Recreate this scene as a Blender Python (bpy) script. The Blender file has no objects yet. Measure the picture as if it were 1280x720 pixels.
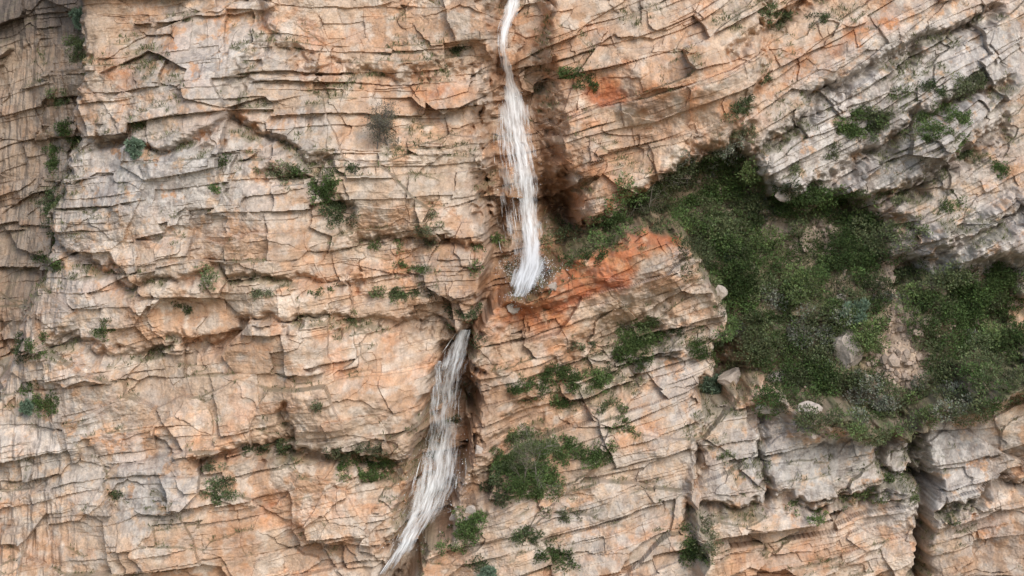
import bpy, math, numpy as np
from mathutils import Vector
rng=np.random.default_rng(7)
# ------------------------------------------------------------ noise tools
def hsh(i,j,seed=0):
    i=np.asarray(i).astype(np.int64); j=np.asarray(j).astype(np.int64)
    n=((i*374761393 + j*668265263 + seed*974634777) & 0xFFFFFFFF).astype(np.uint32)
    n=(n^(n>>np.uint32(13)))*np.uint32(1274126177)
    n=(n^(n>>np.uint32(16)))*np.uint32(2246822519)
    n=n^(n>>np.uint32(15))
    return (n.astype(np.float32)/np.float32(4294967296.0))
def vnoise(x,y,seed=0):
    xi=np.floor(x); yi=np.floor(y); fx=(x-xi).astype(np.float32); fy=(y-yi).astype(np.float32)
    u=fx*fx*fx*(fx*(fx*6-15)+10); v=fy*fy*fy*(fy*(fy*6-15)+10)
    def g(a,b):
        an=hsh(xi+a,yi+b,seed)*6.2831853
        return np.cos(an)*(fx-a)+np.sin(an)*(fy-b)
    return ((g(0,0)*(1-u)+g(1,0)*u)*(1-v)+(g(0,1)*(1-u)+g(1,1)*u)*v)*1.5
def fbm(x,y,oct=4,seed=0,gain=0.5):
    a=1.0;s=0
    for o in range(oct):
        s=s+a*vnoise(x*2**o+o*17.3,y*2**o-o*9.1,seed+o); a*=gain
    return s
def worley(x,y,seed=0):
    xi=np.floor(x); yi=np.floor(y)
    f1=np.full(x.shape,9.0,np.float32); f2=f1.copy(); idi=np.zeros(x.shape,np.float32); px=f1.copy(); py=f1.copy()
    for a in (-1,0,1):
        for b in (-1,0,1):
            cx=xi+a; cy=yi+b
            qx=cx+0.1+0.8*hsh(cx,cy,seed); qy=cy+0.1+0.8*hsh(cx,cy,seed+1)
            d=((x-qx)**2+(y-qy)**2).astype(np.float32)
            m=d<f1
            f2=np.where(m,f1,np.minimum(f2,d)); 
            idi=np.where(m,hsh(cx,cy,seed+2),idi); px=np.where(m,x-qx,px); py=np.where(m,y-qy,py)
            f1=np.where(m,d,f1)
    return np.sqrt(f1),np.sqrt(f2),idi,px,py
def sm(a,b,x):
    t=np.clip((x-a)/(b-a),0,1); return t*t*(3-2*t)
def r2(h,k): # rehash float
    return np.mod(h*k*917.37+h*13.7,1.0)

# ------------------------------------------------------------ grid
def axis(lo,hi,dl,dh,step):
    core=np.arange(dl,dh,step)
    L=[dl];s=step
    while L[-1]>lo: s=min(s*1.12,0.7); L.append(L[-1]-s)
    R=[core[-1]];s=step
    while R[-1]<hi: s=min(s*1.12,0.7); R.append(R[-1]+s)
    return np.concatenate([np.array(L[1:])[::-1],core,np.array(R[1:])])
STEP=0.046
xs=axis(-62,62,-34.5,34.5,STEP); zs=axis(-42,36,-20.5,20.5,STEP)
NX,NZ=len(xs),len(zs)
X,Z=np.meshgrid(xs,zs); X=X.astype(np.float64); Z=Z.astype(np.float64)
PX=X*20+640; PY=360-Z*20
WX=PX+14*fbm(X*.35,Z*.35,3,901)+4*fbm(X*2,Z*2,2,911); WY=PY+14*fbm(X*.35,Z*.35,3,905)+4*fbm(X*2,Z*2,2,915)

# ------------------------------------------------------------ raster masks
R0x,R0y,RS=-700,-500,4
RW,RH=670,450
rx,ry=np.meshgrid(R0x+RS*np.arange(RW),R0y+RS*np.arange(RH))
def poly(pts):
    ins=np.zeros(rx.shape,bool); n=len(pts)
    for k in range(n):
        x1,y1=pts[k]; x2,y2=pts[(k+1)%n]
        if y1==y2: continue
        c=((y1>ry)!=(y2>ry))&(rx<(x2-x1)*(ry-y1)/(y2-y1)+x1)
        ins^=c
    return ins.astype(np.float64)
fy_=np.fft.fftfreq(RH)[:,None]; fx_=np.fft.rfftfreq(RW)[None,:]
def blur(m,s):
    s=s/RS
    return np.fft.irfft2(np.fft.rfft2(m)*np.exp(-2*(math.pi*s)**2*(fx_**2+fy_**2)),s=m.shape)
def samp(m,a=None,b=None):
    a=WX if a is None else a; b=WY if b is None else b
    u=np.clip((a-R0x)/RS,0,RW-1.01); v=np.clip((b-R0y)/RS,0,RH-1.01)
    i=u.astype(int); j=v.astype(int); fu=u-i; fv=v-j
    return (m[j,i]*(1-fu)+m[j,i+1]*fu)*(1-fv)+(m[j+1,i]*(1-fu)+m[j+1,i+1]*fu)*fv
def segdist(pts,ax,ay):
    d=np.full(ax.shape,1e9)
    for (x1,y1),(x2,y2) in zip(pts[:-1],pts[1:]):
        vx,vy=x2-x1,y2-y1
        t=np.clip(((ax-x1)*vx+(ay-y1)*vy)/(vx*vx+vy*vy),0,1)
        d=np.minimum(d,np.hypot(ax-x1-t*vx,ay-y1-t*vy))
    return d
def blob(px,py,sx,sy,ang=0):
    c,s=math.cos(math.radians(ang)),math.sin(math.radians(ang))
    dx=WX-px; dy=-(WY-py)
    a=(dx*c+dy*s)/sx; b=(-dx*s+dy*c)/sy
    return np.exp(-(a*a+b*b))
def groove(pts,w): return samp(np.exp(-(segdist(pts,rx,ry)/w)**2))
def up_(pts,d): return [(a,b-d) for a,b in pts]

# ------------------------------------------------------------ strata field
dips=[(30,100,8),(200,80,4),(200,300,2),(100,500,10),(350,560,16),(300,660,10),(250,420,-2),(500,300,0),(480,120,-6),(560,200,-6),(500,380,3),
(470,480,4),(580,350,0),(500,600,20),(600,680,26),(700,430,32),(800,350,26),(720,620,24),(850,520,22),(750,100,14),(850,160,10),(850,40,24),
(1000,100,36),(1100,40,36),(1200,150,32),(1230,320,40),(1240,240,32),(1050,180,30),(950,600,8),(1050,570,8),(1050,690,6),(1230,560,18),(1250,690,14),(850,690,12),(1000,400,30),(60,650,8)]
gx=np.arange(-64,65,2.0); gz=np.arange(-44,39,2.0); GW,GH=len(gx),len(gz)
GX,GZ=np.meshgrid(gx,gz)
w=0;th=0
for (a,b,d) in dips:
    ww=np.exp(-((GX-(a-640)/20)**2+(GZ-(360-b)/20)**2)/(2*4.5**2))+1e-7/(1+((GX-(a-640)/20)**2+(GZ-(360-b)/20)**2))
    w=w+ww; th=th+ww*d
TH=np.radians(th/w)
N=GW*GH; A=np.zeros((N,N)); B=np.zeros((N,2))
idx=np.arange(N).reshape(GH,GW)
def addE(i,j,g1,g2):
    i=i.ravel();j=j.ravel()
    np.add.at(A,(j,j),1);np.add.at(A,(i,i),1);np.add.at(A,(i,j),-1);np.add.at(A,(j,i),-1)
    for k,g in ((0,g1.ravel()),(1,g2.ravel())):
        np.add.at(B[:,k],j,g*2.0); np.add.at(B[:,k],i,-g*2.0)
tx=(TH[:,1:]+TH[:,:-1])/2; tz=(TH[1:]+TH[:-1])/2
addE(idx[:,:-1],idx[:,1:],-np.sin(tx),np.cos(tx))
addE(idx[:-1],idx[1:],np.cos(tz),np.sin(tz))
A[0,0]+=1
sol=np.linalg.solve(A,B)
def gsamp(m):
    u=(X+64)/2; v=(Z+44)/2
    u=np.clip(u,0,GW-1.01);v=np.clip(v,0,GH-1.01)
    i=u.astype(int); j=v.astype(int); fu=u-i; fv=v-j
    return (m[j,i]*(1-fu)+m[j,i+1]*fu)*(1-fv)+(m[j+1,i]*(1-fu)+m[j+1,i+1]*fu)*fv
S=gsamp(sol[:,0].reshape(GH,GW)); T=gsamp(sol[:,1].reshape(GH,GW))
fw=worley(T/8.5+.25*fbm(X*.3,Z*.3,2,41),S/6.0,42)
S=S+0.40*fbm(X*.11,Z*.11,2,50)+0.03*fbm(X*.9,Z*.9,2,55)+(fw[2]-.5)*.8+(r2(fw[2],1.7)-.5)*.5*fw[3]
T=T+0.5*fbm(X*.2,Z*.2,2,60)+0.08*fbm(X*1.1,Z*1.1,2,65)

def beds(thick,length,seed,wob=0.05):
    u=S/thick; u=u+0.75*vnoise(u*0.6,u*0+seed+.5,seed)+wob*fbm(T/length*.8,S/thick*.4,2,seed+3)
    row=np.floor(u); fs=u-row
    hr=hsh(row,row*0,seed)
    v=T/length*(0.5+1.1*hr)+hr*77+0.06*fbm(S/thick,T/length*2,2,seed+7)
    v=v+0.35*vnoise(v*.7,row+.5,seed+4)
    v=v+(fs-.5)*(hsh(row,row*0+3,seed)-.5)*0.25
    col=np.floor(v)
    mg=hsh(row,np.floor(col/2),seed+9)<0.45
    ft=np.where(mg,(v/2-np.floor(v/2)),v-col); ln=np.where(mg,2.0,1.0)*length
    cid=np.where(mg,np.floor(col/2)+5000,col)
    h=hsh(row,cid,seed+11)
    hh=h-0.5+(hsh(row,cid,seed+12)-.5)*1.1*(ft-.5)+(hsh(row,cid,seed+13)-.3)*-0.9*(fs-.5)
    ds=np.minimum(fs,1-fs)*thick; dt=np.minimum(ft,1-ft)*ln
    return hh,h,ds,dt,fs,hr

# ------------------------------------------------------------ macro relief
M=-0.16*Z
left=blur(poly([(112,-450),(628,-450),(612,60),(600,200),(612,330),(600,395),(560,430),(520,560),(470,760),(420,1200),(-680,1200),(-500,760),(-60,560),(5,440),(62,240),(85,60)]),7)
M+=7.0*samp(left)
M+=2.6*blob(300,360,230,260)+1.8*blob(210,150,110,120)+1.7*blob(450,475,80,80)+1.2*blob(480,220,90,60)
M+=-3.0*(1-sm(-100,120,PX))*np.clip(1-sm(440,560,PY),0,1)-1.5*(1-sm(-200,100,PX))
M+=-1.0*groove([(300,-50),(320,40),(290,120),(270,180)],10)
M+=2.6*groove([(650,-300),(640,0),(635,120),(650,200),(660,345)],36)+2.4*groove([(640,375),(590,415),(560,520),(560,600),(500,690),(450,760)],30)
M+=-1.6*groove([(650,-300),(640,0),(632,120),(650,200),(660,340)],42)
M+=-0.7*groove([(640,-300),(640,0),(632,120),(652,200),(662,330)],16)
M+=-5.5*blob(710,268,24,38)-2.5*blob(618,285,16,40)
M+=1.2*blob(655,365,70,16)
M+=-1.2*groove([(640,375),(585,415),(560,520),(560,600),(500,690),(450,760)],34)
rw=blur(poly([(682,-450),(1010,-450),(975,20),(955,120),(925,190),(860,205),(800,250),(735,295),(712,270),(698,190),(682,60)]),9)
M+=4.4*samp(rw)+1.8*blob(860,110,80,80)
oc=blur(poly([(762,290),(800,276),(850,280),(884,325),(918,374),(925,430),(885,492),(872,590),(880,760),(880,1200),(440,1200),(500,740),(575,620),(590,495),(596,418),(640,366),(695,334)]),4)
M+=samp(oc)*(6.8+np.clip((PY-300)/420,0,1.5)*1.4)
M+=2.0*blob(790,325,65,42)-1.8*samp(blur(poly([(760,400),(840,400),(840,450),(760,500),(690,520),(600,640),(560,650),(620,540),(680,470)]),10))
gul=blur(poly([(700,330),(740,300),(800,262),(850,215),(920,185),(960,210),(985,250),(1060,262),(1125,270),(1180,300),(1150,360),(1290,372),(1500,360),(1500,450),(1200,500),(1150,535),(1100,540),(1000,520),(930,470),(925,390),(870,330),(815,290),(760,300)]),12)
G=samp(gul)
M+=G*(-2.6+np.clip((PY-190)/340,0,1)*7.2)
ur=samp(blur(poly([(965,-450),(2000,-450),(2000,330),(1150,330),(1120,262),(960,235),(945,150)]),14))
M+=ur*(1.4+np.clip(PY/300,-1,1)*2.4)
M+=2.6*samp(blur(poly([(1165,345),(1200,290),(1290,255),(1600,200),(1600,350),(1290,375),(1200,380)]),7))
lr=samp(blur(poly(up_([(872,600),(880,540),(920,495),(985,512),(1050,520),(1108,545),(1150,540),(1190,512),(1290,468),(1600,380),(2000,380),(2000,1200),(860,1200)],12)),5))
M+=lr*(7.0+np.clip((PX-1150)/130,0,1.2)*1.8)
M+=-4.0*groove([(1152,545),(1158,640),(1160,760)],8)-1.8*groove([(1112,550),(1120,595),(1165,602)],6)
M+=-1.4*groove([(962,535),(955,630)],5)-1.4*groove([(862,640),(885,560)],6)
M+=-1.7*groove([(870,628),(1000,628),(1080,628),(1150,603)],7)
M+=-1.6*groove([(1180,648),(1290,588)],6)
M+=-1.8*groove([(250,575),(330,545),(400,570),(470,580),(540,555)],9)
M+=-1.1*groove([(365,490),(362,550)],5)
for p,wd_ in (([(955,200),(1010,150),(1100,90),(1290,10)],9),([(1000,260),(1080,220),(1170,150),(1290,95)],11),([(1090,270),(1160,240),(1290,160)],9),([(1150,360),(1220,300),(1300,270)],9),([(930,60),(1000,20),(1060,-30)],9)):
    M+=-1.9*groove(p,wd_)
M+=-1.1*groove([(440,290),(560,300),(620,310)],7)-1.1*groove([(330,215),(390,215),(430,265)],9)
M+=-1.1*groove([(60,300),(160,345),(300,330),(440,350)],7)-1.4*groove([(120,170),(200,180),(280,150),(400,190)],7)-1.1*groove([(60,420),(180,440),(330,400),(370,395)],7)-1.0*groove([(340,60),(440,90),(600,80)],7)-1.0*groove([(370,395),(450,400),(560,410)],6)
M+=1.5*fbm(X*.09,Z*.09,3,200)
# ------------------------------------------------------------ blocks
thin=np.clip(blob(540,345,120,50)+blob(1150,200,170,100)+.9*blob(640,670,220,55)+.7*blob(1010,690,150,25)+blob(490,600,70,45)+.9*blob(1230,330,80,50)+.7*blob(60,250,60,150)+.4*blob(180,340,120,60)+.6*blob(880,500,60,70)+.3*blob(760,40,80,60),0,1)
smooth=np.clip(blob(450,470,95,80)+0.8*blob(860,120,95,70)+0.7*blob(250,470,90,60)+.6*blob(470,240,70,40)+.8*blob(745,345,60,35)+.7*blob(1050,40,120,40,35)+.6*blob(280,120,80,50)+.8*sm(-.1,.5,fbm(X*.16,Z*.2,3,290)),0,1)*(1-.6*thin)
rough=1-0.82*smooth
f1,f2,wid,wx_,wy_=worley(T/6.2,S/3.3,307)
M+=1.2*((wid-.5)*1.2+(r2(wid,1.3)-.5)*1.6*wx_+(r2(wid,2.1)-.5)*1.6*wy_)*(1-.6*G)
g1,g2,wid2,vx_,vy_=worley(T/3.3+.10*fbm(X,Z,2,71),S/1.6,310)
M+=0.50*((wid2-.5)+(r2(wid2,1.3)-.5)*1.8*vx_+(r2(wid2,2.1)-.5)*1.8*vy_)*(.4+.6*rough)
H=M.copy()
b1,i1,ds1,dt1,fs1,hr1=beds(2.2,4.6,400)
b2,i2,ds2,dt2,fs2,hr2=beds(1.1,2.6,420,.05)
b3,i3,ds3,dt3,fs3,hr3=beds(0.38,1.4,440,.06)
md1=sm(-.4,.5,fbm(X*.25,Z*.25,2,500)); md2=sm(-.2,.5,fbm(X*.4,Z*.4,2,510)); md3=np.clip(sm(.15,.6,fbm(X*.3,Z*.3,2,520))+thin*sm(-.5,.2,fbm(X*.5,Z*.5,2,525)),0,1)
br=sm(-.2,.45,fbm(X*1.1,Z*1.1,2,530))
rk=1-0.75*G
H+=rk*(1.1*b1*(.5+.5*rough) + 0.44*b2*rough*(.35+.7*md2) + 0.17*b3*rough*(.08+1.1*md3))
rp=sm(-.4,.4,fbm(T*.12,S*.3,2,541))
H+=rk*0.95*(hr1-.5)*(.35+.65*rough)*(.35+.65*rp)+rk*.38*(hr2-.5)*rough*(1-.7*rp)+rk*.18*(hr3-.5)*thin
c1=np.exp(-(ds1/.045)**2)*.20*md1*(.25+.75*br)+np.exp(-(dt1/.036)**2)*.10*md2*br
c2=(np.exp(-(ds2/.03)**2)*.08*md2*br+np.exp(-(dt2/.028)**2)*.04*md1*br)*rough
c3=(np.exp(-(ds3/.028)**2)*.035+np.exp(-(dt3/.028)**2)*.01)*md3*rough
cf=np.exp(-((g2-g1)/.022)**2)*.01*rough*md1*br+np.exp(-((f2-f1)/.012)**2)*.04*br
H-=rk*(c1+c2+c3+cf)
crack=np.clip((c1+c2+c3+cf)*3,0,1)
rr_=1-.45*smooth
H+=(0.12*fbm(X*1.0,Z*1.2,4,600)+0.028*fbm(X*6,Z*6,2,620))*rr_
H+=G*0.45*fbm(X*.7,Z*.7,3,640)
ribm=np.clip(1-sm(40,110,PX),0,1)
H+=ribm*0.3*fbm(X*1.6,Z*.3,3,660)
core=(abs(X)<32)&(abs(Z)<18)
H-=H[core].mean()
H+=np.clip(-21-Z,0,50)*.5
def Hat(x,z):
    u=np.interp(x,xs,np.arange(NX)); v=np.interp(z,zs,np.arange(NZ))
    i=np.clip(u.astype(int),0,NX-2); j=np.clip(v.astype(int),0,NZ-2); fu=u-i; fv=v-j
    return (H[j,i]*(1-fu)+H[j,i+1]*fu)*(1-fv)+(H[j+1,i]*(1-fu)+H[j+1,i+1]*fu)*fv

# ------------------------------------------------------------ rock colour
def C(r,g,b): return np.array([r,g,b])
def mix(a,b,m): m=np.clip(m,0,1)[...,None]; return a*(1-m)+b*m
n1=fbm(X*.22,Z*.22,4,700); n2=fbm(X*.8+5,Z*.8,4,710); n3=fbm(X*.5,Z*.5,5,720)
col=mix(C(.57,.42,.305)+0*X[...,None],C(.53,.335,.215),sm(-.35,.4,n1+.5*(i2-.5)))
col=mix(col,C(.61,.505,.41),sm(-.05,.5,n2+.6*(i1-.5))*.85)
og=np.clip(blob(735,335,78,34,22)*3.0+blob(695,370,46,24,30)*1.6+blob(545,108,44,22)*1.3+blob(1085,40,120,26,35)*1.2+blob(760,112,34,20)*1.5+blob(180,70,60,18)*1.1+blob(400,50,60,20)*.8
  +blob(850,130,90,60)*.75+blob(450,440,60,50)*.5+blob(130,345,40,16)+blob(320,650,90,40)*.6+blob(1010,690,120,20)*.7+blob(640,400,30,20)*.9+blob(330,290,40,30)*.4
  +blob(700,60,60,50)*.6+blob(690,420,40,30)*.6+blob(1230,640,60,20)*.6+blob(470,330,70,15)*.6+blob(230,520,70,30)*.4+blob(820,288,34,14)*1.3+blob(300,20,60,20)*.5+blob(740,220,50,60)*.9+blob(1180,60,80,16,35)*.8,0,2)
col=mix(col,C(.52,.24,.115),np.minimum(og,1.2)*sm(-.5,.3,n3)*.75+.34*sm(.15,.6,n3)*(i2>.55))
col=mix(col,C(.44,.15,.065),sm(.9,1.6,og)*sm(-.8,.0,n2)*.88)
gy=np.clip(blob(210,215,150,70)*1.2+blob(260,60,90,70)*.9+blob(1180,120,170,100,30)*1.6+blob(1230,330,110,60,35)*1.7+blob(1000,575,140,65)*1.1+blob(190,600,50,50)*1.0+blob(560,340,60,40)*.3
  +blob(1050,200,130,60,30)*1.5+blob(1190,590,90,90)*1.1+blob(60,560,100,100)*.7+blob(100,360,60,90)*.6+blob(700,640,120,40)*.5+blob(850,460,50,50)*.8+blob(850,330,30,30)*.4+blob(40,200,50,250)*.5+blob(380,160,40,40)*.5,0,1)
lich=sm(-.3,.2,fbm(X*.9,Z*.9,5,730,.65)+.85*gy-.30)
col=mix(col,C(.52,.485,.45),lich*(.16+.70*gy)*(1-.8*sm(.8,1.4,og)))
dk=sm(.12,.5,fbm(X*1.7,Z*1.7,5,740,.7)+.2*gy-.1)
col=mix(col,C(.26,.225,.205),dk*(.22+.36*gy))
col*=(0.89+.22*i2)[...,None]*(0.97+.06*i3)[...,None]*(.92+.16*wid2)[...,None]
st=sm(.1,.6,fbm(X*2.2,Z*.22,3,750)); col=mix(col,C(.27,.17,.115),st*.22)
wet=np.clip(blob(692,240,26,70)*.8+blob(640,260,42,85)*1.0+blob(650,120,28,90)*.6+blob(620,350,60,30)*.7+blob(530,385,60,20)*.6+blob(590,500,26,60)*.8+blob(600,600,34,60)*.6+blob(520,560,30,60)*.4+blob(690,560,50,30)*.4+blob(660,370,20,20),0,1.3)
wet=np.clip(wet*(.6+.9*sm(-.4,.4,fbm(X*1.5,Z*.5,3,760))),0,1)
col=mix(col,C(.25,.125,.058),wet*.7)
gl_shade=np.clip(1-sm(30,110,WX+(WY-200)*.12),0,1)*np.clip(1-sm(380,480,WY),0,1)
col=mix(col,C(.29,.22,.165),gl_shade*.65)  # left gully: shade of the recess painted into the rock colour
brn_shade=np.clip(1-sm(80,135,WX),0,1)*np.clip(1-sm(25,75,WY),0,1)
col=mix(col,C(.15,.12,.10),brn_shade*.9)  # top-left corner: brown rock, with its shade painted into the colour
scree=samp(blur(poly([(1118,335),(1152,325),(1156,380),(1184,430),(1170,498),(1126,508),(1110,470),(1132,420)]),5))
soil2=np.clip(blob(985,285,36,22)*1.1+blob(1010,310,46,16)+blob(900,345,10,20)+blob(1060,300,44,12)*.8+blob(1090,430,30,14)*.6,0,1)
vg=samp(blur(poly([(690,330),(735,290),(800,254),(850,208),(920,186),(960,205),(985,250),(1060,262),(1125,275),(1150,350),(1300,355),(1300,465),(1200,512),(1150,548),(1100,548),(1020,514),(935,478),(922,395),(885,335),(830,280),(770,292),(730,325)]),7))
VEGM=vg*(1-scree)*(1-.8*soil2)
col=mix(col,C(.235,.185,.12),sm(.3,.7,vg)*.85)
col=mix(col,C(.14,.14,.07),sm(.3,.7,vg)*sm(-.05,.4,n2)*.8)
col=mix(col,C(.46,.35,.265)*(.8+.4*hsh(np.floor(X*5),np.floor(Z*5),3))[...,None],scree)
col=mix(col,C(.40,.32,.25),soil2*.8)
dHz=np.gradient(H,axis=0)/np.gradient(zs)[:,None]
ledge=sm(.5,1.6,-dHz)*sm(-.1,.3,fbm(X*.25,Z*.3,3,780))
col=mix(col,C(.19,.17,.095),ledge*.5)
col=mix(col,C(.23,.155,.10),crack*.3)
col=np.clip(col,0.01,.8)

def mkmesh(name,verts,faces,colr=None,mats=None,smooth=False,uv=None,midx=None):
    me=bpy.data.meshes.new(name); verts=np.asarray(verts,np.float32); faces=np.asarray(faces,np.int32)
    k=faces.shape[1]
    me.vertices.add(len(verts)); me.vertices.foreach_set('co',verts.ravel())
    me.loops.add(faces.size); me.loops.foreach_set('vertex_index',faces.ravel())
    me.polygons.add(len(faces)); me.polygons.foreach_set('loop_start',np.arange(0,faces.size,k,dtype=np.int32))
    me.polygons.foreach_set('use_smooth',np.full(len(faces),smooth))
    for m in (mats or []): me.materials.append(m)
    if midx is not None: me.polygons.foreach_set('material_index',np.asarray(midx,np.int32))
    if colr is not None:
        c=np.ones((len(verts),4),np.float32); c[:,:colr.shape[1]]=colr
        at=me.color_attributes.new('col','FLOAT_COLOR','POINT'); at.data.foreach_set('color',c.ravel())
    if uv is not None:
        l=me.uv_layers.new(name='UVMap'); l.data.foreach_set('uv',np.asarray(uv,np.float32)[faces.ravel()].ravel())
    me.update(calc_edges=True); me.validate()
    ob=bpy.data.objects.new(name,me); bpy.context.collection.objects.link(ob)
    return ob

# ------------------------------------------------------------ materials
def newmat(n):
    m=bpy.data.materials.new(n); m.use_nodes=True; nt=m.node_tree; return m,nt,nt.nodes,nt.links,nt.nodes['Principled BSDF']
def mathn(nt,op,a,b=None,clamp=False):
    n=nt.nodes.new('ShaderNodeMath'); n.operation=op; n.use_clamp=clamp
    for i,v in enumerate((a,b)):
        if v is None: continue
        if isinstance(v,(int,float)): n.inputs[i].default_value=v
        else: nt.links.new(v,n.inputs[i])
    return n.outputs[0]
def noise(nt,vec,scale,det=5,rough=.6):
    n=nt.nodes.new('ShaderNodeTexNoise'); n.inputs['Scale'].default_value=scale; n.inputs['Detail'].default_value=det; n.inputs['Roughness'].default_value=rough
    if vec is not None: nt.links.new(vec,n.inputs['Vector'])
    return n.outputs['Fac']
def maprange(nt,v,a,b,c,d):
    n=nt.nodes.new('ShaderNodeMapRange'); nt.links.new(v,n.inputs[0])
    for i,k in enumerate((a,b,c,d)): n.inputs[i+1].default_value=k
    return n.outputs[0]
def rockmat(name,attr=True,base=(.42,.34,.27,1)):
    m,nt,nd,lk,bs=newmat(name)
    tc=nd.new('ShaderNodeTexCoord'); ob=tc.outputs['Object']
    if attr:
        a=nd.new('ShaderNodeAttribute'); a.attribute_name='col'; c=a.outputs['Color']; wetv=a.outputs['Alpha']
    else:
        a=nd.new('ShaderNodeRGB'); a.outputs[0].default_value=base; c=a.outputs[0]; wetv=None
    f=maprange(nt,noise(nt,ob,1.7,6,.7),.3,.7,.78,1.2)
    f2=maprange(nt,noise(nt,ob,9,3,.7),.3,.7,.84,1.14)
    ff=mathn(nt,'MULTIPLY',f,f2)
    mx=nd.new('ShaderNodeVectorMath'); mx.operation='SCALE'; lk.new(c,mx.inputs[0]); lk.new(ff,mx.inputs['Scale'])
    lk.new(mx.outputs[0],bs.inputs['Base Color'])
    if wetv is not None:
        lk.new(maprange(nt,wetv,0,1,.92,.42),bs.inputs['Roughness'])
    else: bs.inputs['Roughness'].default_value=.92
    bs.inputs['Specular IOR Level'].default_value=.25
    bp=nd.new('ShaderNodeBump'); bp.inputs['Strength'].default_value=.75; bp.inputs['Distance'].default_value=.08
    lk.new(noise(nt,ob,3.4,7,.72),bp.inputs['Height']); lk.new(bp.outputs[0],bs.inputs['Normal'])
    return m
rock=rockmat('sandstone_rock')
boulderm=rockmat('pale_boulder_rock',False,(.47,.40,.345,1))
def leafmat(name):
    m,nt,nd,lk,bs=newmat(name)
    a=nd.new('ShaderNodeAttribute'); a.attribute_name='col'
    lk.new(a.outputs['Color'],bs.inputs['Base Color']); bs.inputs['Roughness'].default_value=.75; bs.inputs['Specular IOR Level'].default_value=.2
    tr=nd.new('ShaderNodeBsdfTranslucent'); lk.new(a.outputs['Color'],tr.inputs['Color'])
    ms=nd.new('ShaderNodeMixShader'); ms.inputs[0].default_value=.25
    lk.new(bs.outputs[0],ms.inputs[1]); lk.new(tr.outputs[0],ms.inputs[2]); lk.new(ms.outputs[0],nd['Material Output'].inputs['Surface'])
    return m
leafm=leafmat('shrub_leaves')

# ------------------------------------------------------------ cliff
verts=np.stack([X,-H,Z],-1).reshape(-1,3)
ii=np.arange(NX*NZ).reshape(NZ,NX)
faces=np.stack([ii[:-1,:-1],ii[:-1,1:],ii[1:,1:],ii[1:,:-1]],-1).reshape(-1,4)
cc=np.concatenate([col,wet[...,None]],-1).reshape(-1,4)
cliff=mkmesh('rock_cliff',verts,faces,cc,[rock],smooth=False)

gm,nt,nd,lk,bs=newmat('dry_ground'); tc=nd.new('ShaderNodeTexCoord')
cr=nd.new('ShaderNodeValToRGB'); lk.new(noise(nt,tc.outputs['Object'],.15,6,.6),cr.inputs[0]); cr.color_ramp.elements[0].color=(.07,.075,.035,1); cr.color_ramp.elements[1].color=(.28,.21,.14,1)
lk.new(cr.outputs[0],bs.inputs['Base Color']); bs.inputs['Roughness'].default_value=.95
mkmesh('ground',[(-1500,-1500,-41),(1500,-1500,-41),(1500,60,-41),(-1500,60,-41)],[(0,1,2,3)],mats=[gm])
tv=np.stack([xs,-H[-1],np.full(NX,zs[-1])],-1); tv2=tv.copy(); tv2[:,1]=60; tv2[:,2]+=6
k=np.arange(NX-1)
mkmesh('hilltop',np.concatenate([tv,tv2]),np.stack([k,k+1,k+1+NX,k+NX],-1),mats=[gm])

# ------------------------------------------------------------ foliage
class Acc:
    def __init__(s): s.v=[];s.f=[];s.c=[];s.n=0
    def add(s,v,f,c): s.v.append(v); s.f.append(f+s.n); s.c.append(c); s.n+=len(v)
    def make(s,name,mats,**k): return mkmesh(name,np.concatenate(s.v),np.concatenate(s.f),np.concatenate(s.c),mats,**k)
def unit(v): return v/np.maximum(np.linalg.norm(v,axis=-1,keepdims=True),1e-6)
def leaves(acc,P,D,size,colr,asp=.45):
    n=len(P); D=unit(D); r=unit(rng.normal(size=(n,3))); sd=unit(np.cross(D,r))
    L=(size*rng.uniform(.6,1.4,n))[:,None]; W=L*asp
    nn=np.cross(D,sd)
    v=np.stack([P,P+D*L*.5+sd*W*.5+nn*L*.08,P+D*L,P+D*L*.5-sd*W*.5+nn*L*.08],1).reshape(-1,3)
    f=np.arange(4*n).reshape(n,4); acc.add(v,f,np.repeat(colr,4,0))
def tube(acc,p0,p1,r0,r1,colr):
    d=unit(p1-p0); a=unit(np.cross(d,[.3,.9,.2])); b=np.cross(d,a)
    ring=[]
    for p,r in ((p0,r0),(p1,r1)):
        for q in range(4): an=q*math.pi/2; ring.append(p+r*(a*math.cos(an)+b*math.sin(an)))
    f=np.array([[q,(q+1)%4,4+(q+1)%4,4+q] for q in range(4)])
    acc.add(np.array(ring),f,np.tile(np.array(colr)[None],(8,1)))
GREENS=[C(.085,.125,.042),C(.10,.145,.05),C(.12,.15,.065),C(.08,.105,.048),C(.15,.165,.09)]
def lobe(acc,c,r,n,size,base,up=.35):
    d=unit(rng.normal(size=(n,3))); rad=r*rng.uniform(.25,1.0,n)**.45
    lump=1+.35*vnoise(d[:,0]*2.2+c[0],d[:,2]*2.2+d[:,1]*1.7+c[2],5)
    P=c+d*(rad*lump)[:,None]*np.array([1.05,.9,.85])
    D=d+rng.normal(size=(n,3))*.7+np.array([0,-.1,up])
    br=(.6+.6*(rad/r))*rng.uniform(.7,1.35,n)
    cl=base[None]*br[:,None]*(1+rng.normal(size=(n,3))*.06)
    leaves(acc,P,D,size,np.clip(cl,.01,.4))
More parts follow.
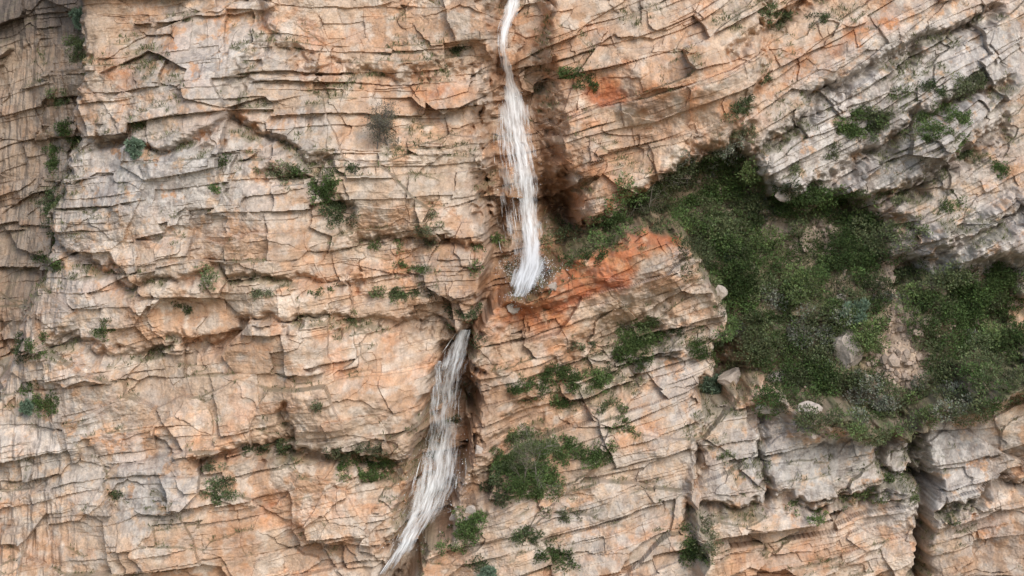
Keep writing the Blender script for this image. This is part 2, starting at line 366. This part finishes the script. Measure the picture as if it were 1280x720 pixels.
def bush(acc,px,pz,r,base=None,dens=1.0,size=.17,stems=True,tall=1.0):
    x=(px-640)/20; z=(360-pz)/20
    base=GREENS[rng.integers(len(GREENS))]*rng.uniform(.8,1.25) if base is None else base
    y=-float(Hat(np.array([x]),np.array([z]))[0]); root=np.array([x,y+.1,z-.15*r])
    k=max(2,int(3+r*3))
    for q in range(k):
        o=rng.normal(size=3)*np.array([.5,.25,.4])*r; rr=r*rng.uniform(.35,.65)
        cx=x+o[0]; cz=z+o[2]
        cy=-float(Hat(np.array([cx]),np.array([cz]))[0])-rr*.35*tall-abs(o[1])*.8*tall
        c=np.array([cx,cy,cz+rr*.2*tall])
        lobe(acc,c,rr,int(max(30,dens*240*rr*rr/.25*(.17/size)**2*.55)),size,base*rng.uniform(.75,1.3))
        if stems: tube(acc,root,c,.04,.012,(.10,.075,.05))
def lookup(m,cand):
    u=np.interp((cand[:,0]-640)/20,xs,np.arange(NX)).astype(int); v=np.interp((360-cand[:,1])/20,zs,np.arange(NZ)).astype(int); return m[v,u]
mass=Acc()
cand=rng.uniform([680,180],[1320,560],size=(7500,2))
vm=lookup(VEGM,cand); dn=fbm(cand[:,0]/42,cand[:,1]/32,3,811)
placed=[]
for (a,b),m,d in zip(cand,vm,dn):
    if m<.42: continue
    if d<-.30+ (0.12 if (a>1090 or (b<260 and a>960)) else 0): continue
    if any((a-p)**2+(b-q)**2<(16)**2 for p,q in placed): continue
    if abs(a-1078)<26 and abs(b-446)<38: continue
    placed.append((a,b))
    t=vnoise(np.array([a/50]),np.array([b/40]),77)[0]
    base=(C(.075,.115,.038) if t>-.05 else C(.105,.125,.06))*rng.uniform(.6,1.45)
    if rng.random()<.14: base=C(.15,.20,.075)
    if rng.random()<.07: base=C(.21,.22,.17)
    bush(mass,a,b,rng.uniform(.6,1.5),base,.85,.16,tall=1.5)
mass.make('hillside_shrubs',[leafm])
print('bushes',len(placed),'quads',mass.n//4)
gr=Acc()
cand=rng.uniform([680,180],[1320,560],size=(4200,2))
g=cand[lookup(VEGM,cand)>.3]
def tuft(pts,nb,ln,base):
    x=(pts[:,0]-640)/20; z=(360-pts[:,1])/20
    P=np.stack([x,-Hat(x,z),z],-1); P=np.repeat(P,nb,0)+rng.normal(size=(len(P)*nb,3))*[.1,.04,.06]
    D=rng.normal(size=P.shape)*[.5,.4,.4]+[0,-.5,.9]
    cl=base[None]*rng.uniform(.6,1.5,(len(P),1))
    leaves(gr,P,D,ln,cl,.16)
tuft(g,6,.32,C(.19,.185,.095))
cand=rng.uniform([-20,-10],[1300,730],size=(60000,2))
g=cand[lookup(ledge,cand)>.5][:8000]
tuft(g,5,.27,C(.15,.165,.075))
gr.make('ledge_grass',[leafm])

patches=[(345,210,24,8),(372,213,18,7),(405,232,16,16),(418,255,11,15),(535,280,7,24),(268,335,7,14),(285,200,8,6),(440,208,7,7),(1100,152,30,16),(1122,148,16,14),(1240,103,24,14),(1262,98,12,10),
(1205,145,28,16),(1195,106,18,10),(1180,165,18,10),(940,130,12,12),(985,14,20,12),(1045,20,12,10),(565,58,12,6),(800,425,28,20),(790,445,26,12),(815,412,14,12),(700,478,26,12),(745,482,20,12),
(640,575,22,26),(675,600,30,22),(690,560,24,18),(655,560,20,20),(620,595,10,18),(780,530,14,8),(745,560,18,16),(440,560,50,6),(455,580,44,8),(470,594,30,5),(540,590,10,4),(862,668,12,24),(880,655,10,12),(835,712,14,8),
(500,365,40,4),(575,390,24,6),(565,410,14,5),(470,365,10,7),(125,402,13,10),(48,428,13,11),(52,508,11,15),(48,165,10,14),(20,262,18,14),(30,120,16,10),(30,285,10,14),(270,608,12,12),(140,620,7,13),(265,575,12,7),(330,555,40,5),(1105,620,44,6),(1128,598,12,8),
(1028,640,24,4),(590,650,18,14),(650,660,24,10),(560,680,20,8),(690,690,30,10),(945,163,22,7),(722,88,24,6),(738,104,18,4),(1145,292,30,9),(1225,176,14,9),(1090,250,14,12),(1270,215,18,8),(730,435,24,4),
(880,440,16,14),(905,455,14,10),(1060,190,8,6),(1000,330,10,6),(990,262,12,12),(40,300,8,20),(170,150,7,7),(1250,462,26,6),(1280,362,12,10),(600,310,24,4),(590,418,6,12),(655,495,10,14),(960,395,10,14),(330,355,20,3),(410,355,14,3),(230,380,20,3),(910,570,6,6),(1190,640,6,6),(990,630,10,3),
(735,315,26,8),(760,295,20,8),(1000,240,16,8),(1150,250,20,8),(1150,120,8,6),(600,330,10,6),(60,60,12,12),(20,430,8,12),(400,500,4,8),(560,540,5,12),(760,470,14,8),(60,330,6,10),(20,200,12,12),(12,330,10,10),(965,95,10,6),(1240,195,14,6),(1210,260,18,5),(1020,215,14,5),(915,430,10,14),
(270,225,8,6),(480,300,20,3),(30,480,10,8),(520,330,24,3),(430,395,14,3),(700,510,14,8),(850,410,8,8),(770,510,16,6),(720,640,16,6),(600,700,14,8),(1060,635,12,5)]
for (a,b,ra,rb) in patches:
    acc=Acc(); area=ra*rb
    n=max(2,int(area/36)+int(ra/8))
    hue=GREENS[rng.integers(len(GREENS))]*rng.uniform(.75,1.15)
    for q in range(n):
        an=rng.uniform(0,6.28); rr=math.sqrt(rng.uniform(0,1))
        bush(acc,a+ra*rr*math.cos(an),b+rb*rr*math.sin(an),rng.uniform(.26,.55)*(1.35 if rb>11 else (.8 if rb<5 else 1)),hue*rng.uniform(.8,1.25),1.0,.13)
    acc.make('shrub',[leafm])
for (a,b,r) in [(912,505,1.2),(1085,398,1.1),(62,14,.8),(172,180,.7),(610,708,.6),(930,330,.4),(30,505,.5)]:
    acc=Acc(); x=(a-640)/20; z=(360-b)/20; y=-float(Hat(np.array([x]),np.array([z]))[0])-.7*r
    for q in range(30):
        d=unit(rng.normal(size=3)+np.array([0,-.3,.2])); c=np.array([x,y,z])+d*r*rng.uniform(.3,.85)
        tube(acc,np.array([x,y+.6*r,z-.3*r]),c,.03,.012,(.12,.11,.07))
        n=60; dd=unit(rng.normal(size=(n,3))+d*.8)
        leaves(acc,np.tile(c,(n,1))+dd*.03,dd,.22*r+.08,np.clip(C(.21,.29,.20)[None]*rng.uniform(.55,1.3,(n,1)),0,.5),.22)
    acc.make('euphorbia_shrub',[leafm])
def tree(name,px,pz,h,lean,leafn,cb,cl,seed):
    acc=Acc(); R=np.random.default_rng(seed)
    x=(px-640)/20; z=(360-pz)/20; y=-float(Hat(np.array([x]),np.array([z]))[0])
    def br(p,d,L,r,lev):
        n=4
        for s in range(n):
            d=unit(d+R.normal(size=3)*.16+np.array([0,-.02,.06])); p2=p+d*L/n; tube(acc,p,p2,r*(1-s*.15),r*(1-(s+1)*.15),cb); p=p2
            if lev<3:
                for _ in range(2 if lev else 3):
                    if R.random()<.75: br(p,unit(d+R.normal(size=3)*.65),L*R.uniform(.4,.62),r*.5,lev+1)
        if leafn and lev>=2:
            q=np.tile(p,(leafn,1))+R.normal(size=(leafn,3))*.12
            leaves(acc,q,R.normal(size=(leafn,3)),.11,np.clip(cl[None]*R.uniform(.6,1.3,(leafn,1)),0,.4))
    br(np.array([x,y,z]),unit(np.array([lean,-.45,1.0])),h,.05,0)
    acc.make(name,[leafm])
tree('bare_shrub',470,182,1.9,0.05,3,(.2,.18,.16),C(.18,.17,.12),1)
tree('bare_shrub',482,178,1.7,-0.2,3,(.2,.18,.16),C(.18,.17,.12),5)
tree('slender_tree',820,270,3.4,0.1,2,(.30,.27,.22),C(.13,.16,.07),2)
tree('slender_tree',800,275,2.6,-0.1,4,(.28,.24,.19),C(.12,.15,.07),3)
tree('slender_tree',672,622,3.2,0.2,2,(.32,.29,.24),C(.13,.16,.07),4)
tree('slender_tree',655,610,2.4,-0.2,4,(.28,.24,.19),C(.13,.16,.07),6)

# ------------------------------------------------------------ boulders & scree
import bmesh
def boulder_mesh(r,seed,sub=3):
    R=np.random.default_rng(seed); bm=bmesh.new(); bmesh.ops.create_icosphere(bm,subdivisions=sub,radius=1)
    V=np.array([v.co[:] for v in bm.verts]); F=np.array([[v.index for v in f.verts] for f in bm.faces]); bm.free()
    for q in range(11):
        n=unit(R.normal(size=3)); d=R.uniform(.5,.8); k=V@n-d; V=V-np.maximum(k,0)[:,None]*n
    V=V+V*0.04*R.normal(size=(len(V),1)); return V*r,F
for i,(a,b,sx,sz,ang) in enumerate([(1078,443,1.1,1.9,4),(930,488,1.2,.7,15),(985,484,1.1,.6,10),(1010,508,1.0,.6,0),(1000,245,.8,.6,10),(908,372,.6,.7,0),(1072,382,.5,.4,0),(965,512,.9,.5,10),(640,380,.5,.4,0),(690,352,.5,.35,0),(572,648,.6,.4,0),(590,632,.5,.35,0),(598,560,.4,.5,0)]):
    V,F=boulder_mesh(1,40+i); V=V*[sx,.6*max(sx,sz),sz]; t=math.radians(ang); V=V@np.array([[math.cos(t),0,math.sin(t)],[0,1,0],[-math.sin(t),0,math.cos(t)]])
    x=(a-640)/20; z=(360-b)/20; y=-float(np.mean(Hat(x+np.linspace(-.8,.8,5)*sx,np.full(5,z))))-.15*sz
    mkmesh('boulder',V+[x,y,z],F,mats=[boulderm])
sv=[];sf=[];n0=0;sc=[]
bases=[boulder_mesh(1,90+i,1) for i in range(6)]
cand=rng.uniform([870,180],[1290,540],size=(9000,2))
pr=np.clip(lookup(scree,cand)+lookup(soil2,cand)*.35+lookup(vg,cand)*.06,0,1)
for (a,b),p in zip(cand,pr):
    if rng.random()>p: continue
    V,F=bases[rng.integers(6)]; x=(a-640)/20; z=(360-b)/20; y=-float(Hat(np.array([x]),np.array([z]))[0])
    s=min(.06+rng.exponential(.08),.5)
    sv.append(V*s*rng.uniform(.7,1.3,3)+[x,y-.03,z]); sf.append(F+n0); n0+=len(V)
    sc.append(np.tile(np.append(C(.45,.35,.28)*rng.uniform(.6,1.2),0)[None],(len(V),1)))
mkmesh('scree_stones',np.concatenate(sv),np.concatenate(sf),np.concatenate(sc),[rock])

# ------------------------------------------------------------ water
def watermat(name,alpha):
    m,nt,nd,lk,bs=newmat(name)
    bs.inputs['Base Color'].default_value=(.90,.925,.945,1); bs.inputs['Roughness'].default_value=.6
    trl=nd.new('ShaderNodeBsdfTranslucent'); trl.inputs[0].default_value=(.90,.925,.945,1); m2=nd.new('ShaderNodeMixShader'); m2.inputs[0].default_value=.15
    lk.new(bs.outputs[0],m2.inputs[1]); lk.new(trl.outputs[0],m2.inputs[2]); out=m2
    if alpha:
        uvn=nd.new('ShaderNodeUVMap'); mp=nd.new('ShaderNodeMapping'); lk.new(uvn.outputs[0],mp.inputs[0]); mp.inputs['Scale'].default_value=(3.2,.40,1)
        a1=noise(nt,mp.outputs[0],1.6,8,.66)
        at=nd.new('ShaderNodeAttribute'); at.attribute_name='col'
        al=mathn(nt,'ADD',maprange(nt,a1,.36,.64,-.48,.40),at.outputs['Fac'],True)
        al=mathn(nt,'MULTIPLY',al,.93)
        tp=nd.new('ShaderNodeBsdfTransparent'); ms=nd.new('ShaderNodeMixShader')
        lk.new(al,ms.inputs[0]); lk.new(tp.outputs[0],ms.inputs[1]); lk.new(m2.outputs[0],ms.inputs[2]); out=ms
    lk.new(out.outputs[0],nd['Material Output'].inputs['Surface'])
    return m
wm=watermat('falling_water',True); wo=watermat('water_spray',False)
def surf_y(x,z,rad=.5):
    o=[Hat(x+dx,z+dz) for dx in (-rad,0,rad) for dz in (-.4,0,.4)]
    return -(np.max(o,0)*.7+np.mean(o,0)*.3)
def sheet(path,off,dens,seed,wscale=1.0,m=260,n=24):
    p=np.array(path,float); t=np.concatenate([[0],np.cumsum(np.hypot(np.diff(p[:,0]),np.diff(p[:,1])))])
    tt=np.linspace(0,t[-1],m); cx=np.interp(tt,t,p[:,0]); cy=np.interp(tt,t,p[:,1]); w=np.interp(tt,t,p[:,2])*wscale; dd=np.interp(tt,t,p[:,3])
    ker=np.ones(9)/9; cx=np.convolve(np.pad(cx,4,'edge'),ker,'valid'); w=np.convolve(np.pad(w,4,'edge'),ker,'valid')
    cx=cx+1.4*fbm(tt/18,tt*0+seed,3,seed)
    w=w*1.25*(1+.22*fbm(tt/22,tt*0+seed+4,2,seed))
    s=np.linspace(-1,1,n)
    PXs=cx[:,None]+w[:,None]*s[None]; PYs=cy[:,None]+0*s[None]
    x=(PXs-640)/20; z=(360-PYs)/20
    yc=np.min(surf_y(x,z,.35)[:,4:-4],axis=1); yc=np.convolve(np.pad(yc,20,'edge'),np.ones(41)/41,'valid')
    y=yc[:,None]+0*x-off+.02*fbm(x*4,z*.6,2,seed+3)
    y=np.minimum(y,-Hat(x,z)-.04)
    k2=np.ones(21)/21
    y=np.stack([np.convolve(np.pad(y[:,q],10,'edge'),k2,'valid') for q in range(n)],1)
    alpha=dens+dd[:,None]-1.05*np.abs(s[None])**1.8
    V=np.stack([x,y,z],-1).reshape(-1,3); I=np.arange(m*n).reshape(m,n)
    F=np.stack([I[:-1,:-1],I[:-1,1:],I[1:,1:],I[1:,:-1]],-1).reshape(-1,4)
    U=np.stack([x+seed*3.3-(cx[:,None]-640)/20*.85,z+seed*1.7],-1).reshape(-1,2)
    return V,F,np.repeat(alpha.reshape(-1,1),3,1),U,0
def strands(path,nst,off,seed,spread=1.0):
    R=np.random.default_rng(seed); p=np.array(path,float); L=np.concatenate([[0],np.cumsum(np.hypot(np.diff(p[:,0]),np.diff(p[:,1])))])
    Vs=[];Fs=[];n0=0
    for k in range(nst):
        a=R.uniform(-.05,.95)*L[-1]; b=a+R.uniform(8,28); tt=np.linspace(max(a,0),min(b,L[-1]),10)
        if tt[-1]-tt[0]<6: continue
        s=np.clip(R.normal()*.6,-1.3,1.3)*spread
        cx=np.interp(tt,L,p[:,0])+np.interp(tt,L,p[:,2])*s; cy=np.interp(tt,L,p[:,1])
        x=(cx-640)/20; z=(360-cy)/20; y=surf_y(x,z,.3); y=np.convolve(np.pad(y,2,'edge'),np.ones(5)/5,'valid')-off-R.uniform(0,.25)
        wd=R.uniform(.006,.018)*np.sin(np.linspace(.15,3.0,10))
        Vs.append(np.stack([np.stack([x-wd,y,z],-1),np.stack([x+wd,y-.005,z],-1)],1).reshape(-1,3))
        q=np.arange(9)*2; Fs.append(np.stack([q,q+1,q+3,q+2],-1)+n0); n0+=20
    V=np.concatenate(Vs)
    return V,np.concatenate(Fs),np.ones((len(V),3)),V[:,:2]*0,1
def spray(spots,seed):
    R=np.random.default_rng(seed); Vs=[];n0=0
    for (a,b,sx,sz,n) in spots:
        px=a+R.normal(size=n)*sx; pz=b+R.normal(size=n)*sz
        x=(px-640)/20; z=(360-pz)/20; P=np.stack([x,surf_y(x,z,.3)-R.uniform(.05,.6,n),z],-1)
        s=R.uniform(.012,.036,n)[:,None]
        d=unit(R.normal(size=(n,3))); e=unit(np.cross(d,R.normal(size=(n,3))))
        Vs.append(np.stack([P-d*s,P-e*s,P+d*s,P+e*s],1).reshape(-1,3))
    V=np.concatenate(Vs); F=np.arange(len(V)).reshape(-1,4)
    return V,F,np.ones((len(V),3)),V[:,:2]*0,1
def fall(name,parts):
    V=[];F=[];Cc=[];U=[];n=0;mi=[]
    for (v,f,c,uu,k) in parts: V.append(v);F.append(f+n);Cc.append(c);U.append(uu);n+=len(v);mi.append(np.full(len(f),k))
    return mkmesh(name,np.concatenate(V),np.concatenate(F),np.concatenate(Cc),[wm,wo],smooth=True,uv=np.concatenate(U),midx=np.concatenate(mi))
up=[(645,-20,9,.5),(640,5,9,.5),(630,25,7,.45),(628,50,6,.35),(634,85,6,.35),(640,112,10,.45),(643,135,17,.42),(648,175,19,.25),(656,215,16,.3),(661,260,12,.4),(665,300,12,.45),(667,330,14,.6),(660,345,20,.5),(648,365,12,-.05)]
veil=[(628,130,11,.05),(628,170,15,.05),(632,220,18,.0),(640,280,19,-.08),(648,325,17,-.05)]
fall('waterfall',[sheet(up,.3,.45,11),sheet(veil,.2,.25,13),strands(up,60,.35,21),strands(veil,30,.2,22),spray([(643,128,9,8,200),(668,330,15,5,900),(657,345,15,6,900),(645,362,8,8,250),(655,250,14,40,200)],61)])
lo=[(580,410,7,.4),(573,432,12,.42),(562,462,19,.18),(556,510,17,.08),(553,550,20,.15),(549,580,27,.3),(543,610,30,.3),(530,640,25,.3),(512,665,16,.3),(497,690,11,.15),(478,712,8,-.1)]
lo2=[(548,448,6,.1),(543,490,7,.1),(540,540,9,.0),(530,590,12,.0),(520,640,14,0),(505,680,8,.0)]
fall('waterfall',[sheet(lo,.3,.32,31),sheet(lo2,.25,.25,33),strands(lo,90,.35,41),strands(lo2,25,.2,42),spray([(547,590,20,16,900),(532,640,18,12,700),(560,480,10,30,250),(505,680,12,8,250)],62)])

# ------------------------------------------------------------ light, sky, camera
L=Vector((.30,-.76,.58)).normalized()
sd=bpy.data.lights.new('sun','SUN'); sd.energy=2.9; sd.angle=math.radians(34); sd.color=(1,.96,.895)
so=bpy.data.objects.new('sun',sd); so.rotation_euler=(-L).to_track_quat('-Z','Y').to_euler(); bpy.context.collection.objects.link(so)
wd=bpy.data.worlds.new('World'); bpy.context.scene.world=wd; wd.use_nodes=True; nt=wd.node_tree
sk=nt.nodes.new('ShaderNodeTexSky'); sk.sky_type='NISHITA'; sk.sun_disc=False; sk.sun_elevation=math.asin(L.z); sk.sun_rotation=math.atan2(L.x,L.y)
nt.links.new(sk.outputs[0],nt.nodes['Background'].inputs[0]); nt.nodes['Background'].inputs[1].default_value=.15
cd=bpy.data.cameras.new('camera'); cd.sensor_width=36; cd.lens=36*130/64; cd.clip_end=4000
e=math.radians(6)
co=bpy.data.objects.new('camera',cd); co.location=(0,-133*math.cos(e),133*math.sin(e)); co.rotation_euler=(math.radians(90)-e,0,0); bpy.context.collection.objects.link(co)
sc_=bpy.context.scene; sc_.camera=co
sc_.view_settings.view_transform='Standard'; sc_.view_settings.look='None'; sc_.view_settings.exposure=0
